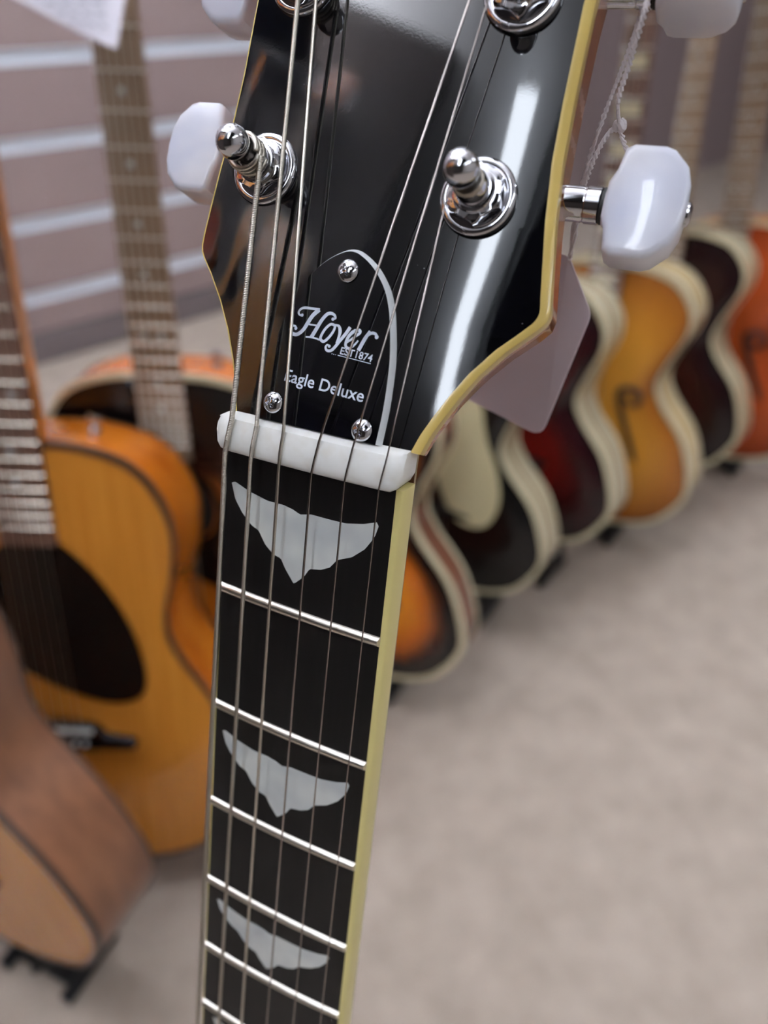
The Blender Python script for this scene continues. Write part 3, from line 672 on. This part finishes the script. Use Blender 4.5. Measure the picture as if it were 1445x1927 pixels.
# tuners
def tuner(sgn, u, v, sv, rot, label=None):
    r0 = rolled(u+sgn*5)
    base = Vector(HP(u, v, 0)); mm_ = .001
    up = HAX.normalized()
    post = MB().lathe([(3.1*mm_,.001),(3.1*mm_,.0068),(2.4*mm_,.0078),(2.2*mm_,.0092),(2.5*mm_,.0106),(3.05*mm_,.0114),(3.25*mm_,.0126),(2.95*mm_,.0141),(2.1*mm_,.0152),(.8*mm_,.0157)], base, up, 32).build('tuner', M['chrome'], G, ang=60)
    b = MB().lathe([(7.3*mm_,-.0016),(7.35*mm_,.0004),(7.1*mm_,.0009),(6.2*mm_,.0012),(5.6*mm_,.0009),(5.3*mm_,.0006),(3*mm_,.0006)], base, up, 56).build('washer', M['chrome'], post, ang=60)
    # hex nut with chamfered crown
    b = MB(); hexr = []
    for k in range(48):
        a = 2*PI*k/48; q = (a+.35) % (PI/3)-PI/6; hexr.append((a, 5.0/math.cos(q)))
    L = []
    for z, f in ((.6, 1), (2.6, 1), (3.3, .93), (3.5, .86)):
        for a, rr in hexr:
            rr2 = rr if f == 1 else min(rr, 5.75*f)
            L.append(HP(u+rr2*math.cos(a), v+rr2*math.sin(a), z))
    for rr2, z in ((4.1, 3.6), (3.9, 4.1), (3.4, 4.3), (3.1, 4.3)):
        for a, _ in hexr: L.append(HP(u+rr2*math.cos(a), v+rr2*math.sin(a), z))
    b.add(L, [(i*48+k, i*48+(k+1) % 48, (i+1)*48+(k+1) % 48, (i+1)*48+k) for i in range(7) for k in range(48)])
    b.build('hex_nut', M['chrome'], post, ang=25)
    # gear box behind the head and the shaft
    n0 = -11.5
    MB().prism([(u-sgn*6, v-9), (u+sgn*9, v-9), (u+sgn*9, sv+6), (u-sgn*6, sv+6)], lambda a, c: HP(a, c, -14.6), lambda a, c: HP(a, c, -22)).build('gear_box', M['chrome'], post, smooth=False, bevel=.0015)
    su = sgn*(35.3 if sgn > 0 else 31.6); DU = 0 if sgn > 0 else 3.7
    axis = Vector(HP(sgn, 0, 0))-Vector(HP(0, 0, 0))
    MB().lathe([(3.3*mm_,-.006),(3.3*mm_,.0052),(3.2*mm_,.0055),(3.2*mm_,.0058),(3.4*mm_,.006),(3.4*mm_,.0085),(3.0*mm_,.0088)], HP(su, sv, n0), axis, 32).build('tuner_shaft', M['chrome'], post, ang=40)
    MB().lathe([(2.9*mm_,.0086),(3.35*mm_,.0089),(3.35*mm_,.0097),(2.9*mm_,.0099)], HP(su, sv, n0), axis, 28).build('rubber_ring', M['rubber'], post)
    prof = [(44.9,3.2),(45.9,5.4),(46.6,9.4),(48,10.2),(53.6,10.2),(55.4,9.6),(58.2,6.9),(59.3,3.8),(59.6,0)]
    prof = [(a, -c) for a, c in prof]+[(a, c) for a, c in prof[::-1][1:]]
    prof = [(sgn*a, c) for a, c in prof]
    cr_, sr_ = math.cos(rot), math.sin(rot)
    def BP(a, c, d): return HP(a+DU, sv+c*cr_-d*sr_, n0+c*sr_+d*cr_)
    bt = MB(); N_ = len(prof); cx = sgn*52.5
    S = [(-4.0,.9),(-3.1,1),(3.1,1),(4.0,.9)]
    L = []
    for d, f in [(-4.8,.84),(-4.65,.92),(-4.2,.98),(-3.5,1),(3.5,1),(4.2,.98),(4.65,.92),(4.8,.84)]:
        L += [BP(cx+(a-cx)*f, c*f, d) for a, c in prof]
    nn = 8
    bt.add(L, [(i*N_+k, i*N_+(k+1) % N_, (i+1)*N_+(k+1) % N_, (i+1)*N_+k) for i in range(nn-1) for k in range(N_)]+[tuple(range(N_))[::-1], tuple((nn-1)*N_+k for k in range(N_))])
    bt.build('tuner_button', M['pearl_button'], post, ang=48)
    MB().lathe([(3.6*mm_,.0095),(3.9*mm_,.0105),(3.9*mm_,.0118)], HP(su, sv, n0), axis, 24).build('button_collar', M['pearl_button'], post)
    MB().lathe([(2.2*mm_,-.001),(2.2*mm_,.0005),(1.4*mm_,.001)], HP(sgn*59.4+DU, sv, n0), axis, 20).build('button_screw', M['chrome'], post)
    return post
PV = [(52.6, 57.0), (89.5, 96.0), (127.0, 133.5)]
tuner(1, 23.2, PV[0][0]-.4, PV[0][1], .0); tuner(1, 22.8, PV[1][0]-.5, PV[1][1]+1, -1.4); tuner(1, 23.0, PV[2][0], PV[2][1], .2)
tuner(-1, -23.6, 53.4, 59.6, -.05); tuner(-1, -23.4, 91.4, 98.0, .1); tuner(-1, -23.6, 129.0, 135.0, 0)

# strings
SX0 = [-17.9,-11.4,-4.6,2.9,10.3,17.6]        # at the nut's front
SX1 = [-25.6,-15.6,-5.3,5.2,15.6,25.6]        # over the bridge
RAD = [.62,.5,.37,.26,.21,.17]
DST = [(-19.9,53.0,8.0),(-19.6,90.0,8.0),(-21.6,127.5,8.0),(21.4,127.0,7.5),(19.7,89.0,7.5),(19.7,51.5,7.0)]
NB = [-17.2,-11.0,-4.6,3.6,10.9,18.2]
def spath(i):
    top = 2.95+bz(SX0[i])*.9
    a = [N(SX1[i], -628, 12), N(SX0[i], .3, top+RAD[i]), N((SX0[i]*.5+NB[i]*.5), 3, top+RAD[i]-.05), N(NB[i], 7.2, top-.95+RAD[i])]
    u, v, nn = DST[i]; a.append(HP(u, v, nn)); return [Vector(p) for p in a]
for i in range(6):
    pts = spath(i); r = RAD[i]*.001
    if i < 2:
        pitch_ = (.34, .28)[i]*.001; P = []; R = []
        P.append(pts[0]); R.append(r)
        d0 = pts[1]-pts[0]; s0 = d0.length-.215
        segs = [(pts[0]+d0.normalized()*s0, pts[1])]+[(pts[k], pts[k+1]) for k in range(1, 4)]
        for a, c in segs:
            L = (c-a).length; nseg = int(L/pitch_*4)
            for k in range(nseg):
                P.append(a+(c-a)*(k/nseg)); R.append(r*(1-.13*(.5-.5*math.cos(2*PI*(k % 4)/4))))
        P.append(pts[-1]); R.append(r)
        MB().tube(P, R, 10).build('string', M['wound'], G, ang=180)
    else: MB().tube(pts, r, 10).build('string', M['plain'] if i > 2 else M['wound'], G, ang=180)
# windings round the posts
def winding(i, u, v, n_hi, turns, sgn, rp=3.0):
    r = RAD[i]; P = []; R = []; st = 12 if i > 1 else 90
    N_ = int(turns*st)
    for k in range(N_+1):
        a = sgn*2*PI*k/st; rr = rp+r
        P.append(HP(u+math.cos(a)*rr*(1 if DST[i][0] > u else -1), v+math.sin(a)*rr*(1), n_hi-2.05*r*k/st)); R.append(r*.001*(1-.14*(k % 2)))
    MB().tube(P, R, 8).build('string_winding', M['wound'] if i < 3 else M['steel'], G, ang=180)
winding(0, -23.6, 53.4, 9.3, 3.0, 1, 2.6); winding(1, -23.4, 91.4, 9.3, 3, 1, 2.6); winding(2, -23.6, 129, 9.3, 3, 1, 2.6)
winding(3, 23.0, 127, 8.6, 4, 1, 2.6); winding(4, 22.8, 89, 8.6, 4, 1, 2.6); winding(5, 23.2, 52.2, 8.6, 4, 1, 2.6)

# body of the photographed guitar, below the frame
ol = outline(SINGLE, 6, cut=SCUT)
body_parts(G, ol, .05, .012, burst_mat('black_top', [(0,(10,10,12)),(1,(8,8,10))], .06), M['gloss_black'], M['cream'], .006, zc=.2, off=(0,.012,0))
for z in (.305, .21):
    pu = MB().box((0,-.006,z), (.07,.014,.038)).build('pickup', M['nickel'], G, smooth=False, bevel=.003)
    for k in range(6): MB().lathe([(.0025,0),(.0022,.001)], (-.026+k*.0104,-.0128,z), (0,-1,0), 10).build('pole_piece', M['chrome'], pu)
MB().box((0,-.008,.163), (.085,.012,.012)).build('bridge', M['nickel'], G, smooth=False, bevel=.003)
MB().box((0,-.006,.125), (.095,.01,.016)).build('tailpiece', M['nickel'], G, smooth=False, bevel=.004)
for x, z in ((.09,.16),(.12,.11),(.075,.105),(.1,.06)): MB().lathe([(.013,0),(.012,.012),(.009,.015)], (x,.006,z), (0,-1,0), 20).build('control_knob', M['gloss_black'], G)
# stand for it
e = empty('guitar_stand', 'black tubular stand holding the black electric guitar in the foreground', 'stand', Matrix.Translation(NUT-NY*TAIL/1000) @ Matrix.Rotation(-math.radians(26), 4, 'Z'))
bz0 = (NUT-NY*TAIL/1000).z
for s in (-1, 1):
    MB().tube([(s*.03, .17, .12), (s*.09, .15, -.035), (s*.16, .06, -bz0+.01)], .009, 8).build('leg', M['stand'], e)
    MB().tube([(s*.085, .15, -.034), (s*.085, -.03, -.034), (s*.085, -.045, -.01)], .008, 8).build('arm', M['stand'], e)
MB().tube([(0, .18, .14), (0, .24, -bz0+.01)], .009, 8).build('leg', M['stand'], e)
MB().tube([(-.035, .17, .12), (.035, .17, .12)], .009, 8).build('crossbar', M['stand'], e)

# ------------------------------------------------------------------ tags
CAMR = cam.matrix_world.to_3x3()
def PT(x, y, d):                             # a point at depth d, given as tangents of the view
    return cam.matrix_world @ Vector((x*d, -y*d, -d))
def px(x, y, d): return PT((x-722.5)/1341.6, (y-963.5)/1341.6, d)
def card(name, corners, label, m, cr=.003, th=.0004, lines=0, cat='tag'):
    """flat card from world corners in order, its corners rounded; origin at the first corner"""
    o = Vector(corners[0]); P = [Vector(c)-o for c in corners]; n = len(P); out = []
    for i in range(n):
        a, b_, c = P[i-1], P[i], P[(i+1) % n]; r = cr if not isinstance(cr, (list, tuple)) else cr[i]
        p, q = b_+(a-b_).normalized()*r, b_+(c-b_).normalized()*r
        for t in (0, .25, .5, .75, 1): out.append(p*(1-t)**2+b_*2*t*(1-t)+q*t*t)
    nn = len(out); N_ = (P[1]-P[0]).cross(P[-1]-P[0]).normalized()*th
    e = MB().add([p for p in out]+[p+N_ for p in out], [tuple(range(nn))[::-1], tuple(range(nn, 2*nn))]+[(i, (i+1) % nn, nn+(i+1) % nn, nn+i) for i in range(nn)]).build(name, m, None, smooth=False)
    e.location = o; tag(e, label, cat); return e
T = [px(955,452,.182), px(1070,482,.170), px(1112,592,.174), px(1017,822,.192), px(862,742,.200)]
for k_, (n_, z_, lab, mt) in enumerate(((-.52, 1.75, 'natural acoustic guitar added out of view on the stub wall, nearest its edge', 'gold_top'), (-.95, 1.68, 'orange acoustic guitar added out of view, second on the stub wall', 'orange_red'), (-1.38, 1.5, 'pale acoustic guitar added out of view, third on the stub wall', 'blonde'))):
    m_ = frame(-WN, -WD, Vector((0,0,1)), RW(-.97, n_, z_-.35))
    hg = empty('acoustic_guitar', lab, 'guitar', m_)  # added behind the camera for coloured blotches in the lacquer's reflection
    flattop(hg, M[mt], M['amber_side'], M['pale_bind'], M['rosewood'], M['honey_neck'], M['amber_side'])
    MB().tube([(0,.04,.88), (0,.13,.88)], .006, 8).build('hanger_hook', M['dark'], hg)
t = card('price_tag', T, 'grey card price tag hanging behind the head of the black guitar', M['card'], cr=(.001,.0012,.002,.0035,.002))
def thr(pts, r, parent, name='thread'):
    pts = crom([tuple(p) for p in pts], 6)
    o = parent.location
    mb = MB(); base = [Vector(p)-o for p in pts]
    # two plies twisted round each other
    for ph in (0, PI):
        q = []; L = 0
        for i, p in enumerate(base):
            if i: L += (p-base[i-1]).length
            a = ph+L/.0011*2*PI*.5; q.append(p+Vector((math.cos(a), math.sin(a)*.7, math.sin(a)*.7))*r*.6)
        mb.tube(q, r*.62, 6)
    return mb.build(name, M['thread'], parent)
K = px(1166,236,.146)
thr([px(1222,-12,.131), px(1214,20,.131), px(1202,60,.133), px(1184,120,.137), px(1163,190,.141), K], .0006, t)
thr([px(1216,-14,.139), px(1207,22,.1365), px(1194,64,.138), px(1170,130,.142), px(1145,195,.147), px(1118,270,.152), px(1096,345,.156), px(1080,420,.160), px(1072,488,.1695)], .00052, t)
thr([K, px(1150,246,.147), px(1130,275,.149), px(1112,315,.152), px(1100,350,.155), px(1084,430,.160), px(1072,488,.1695)], .00052, t)
thr([K, px(1172,262,.147), px(1180,285,.148), px(1187,310,.150), px(1190,340,.152)], .00052, t)
kn = MB()
kn.tube([tuple(Vector(K)-t.location+Vector((math.cos(a)*.0007, math.sin(a)*.0005, math.sin(2*a)*.0006))) for a in [2*PI*k/16 for k in range(17)]], .0008, 8).build('knot', M['thread'], t)
# white paper tag on the sunburst acoustic's head, upper left
d = .60
t2 = card('price_tag', [px(-40,-40,d), px(245,-60,d+.01), px(219,92,d-.012), px(158,66,d)], 'white paper price tag hanging at the top left before the slatted wall', M['paper'], cr=.002)
cs = [px(-40,-40,d), px(245,-60,d+.01), px(219,92,d-.012), px(158,66,d)]
ink = MB(); o_ = t2.location
for k in range(5):
    for j in range(4):
        u0_, v0_ = .2+.16*j, .12+.15*k
        q = []
        for uu, vv in ((u0_, v0_), (u0_+.11, v0_), (u0_+.11, v0_+.045), (u0_, v0_+.045)):
            P_ = (cs[0]*(1-uu)+cs[1]*uu)*(1-vv)+(cs[3]*(1-uu)+cs[2]*uu)*vv
            q.append(P_+(cam.matrix_world.translation-P_).normalized()*.0035-o_)
        ink.add(q, [(0,1,2,3)])
ink.build('printed_lines', M['ink'], t2, smooth=False)
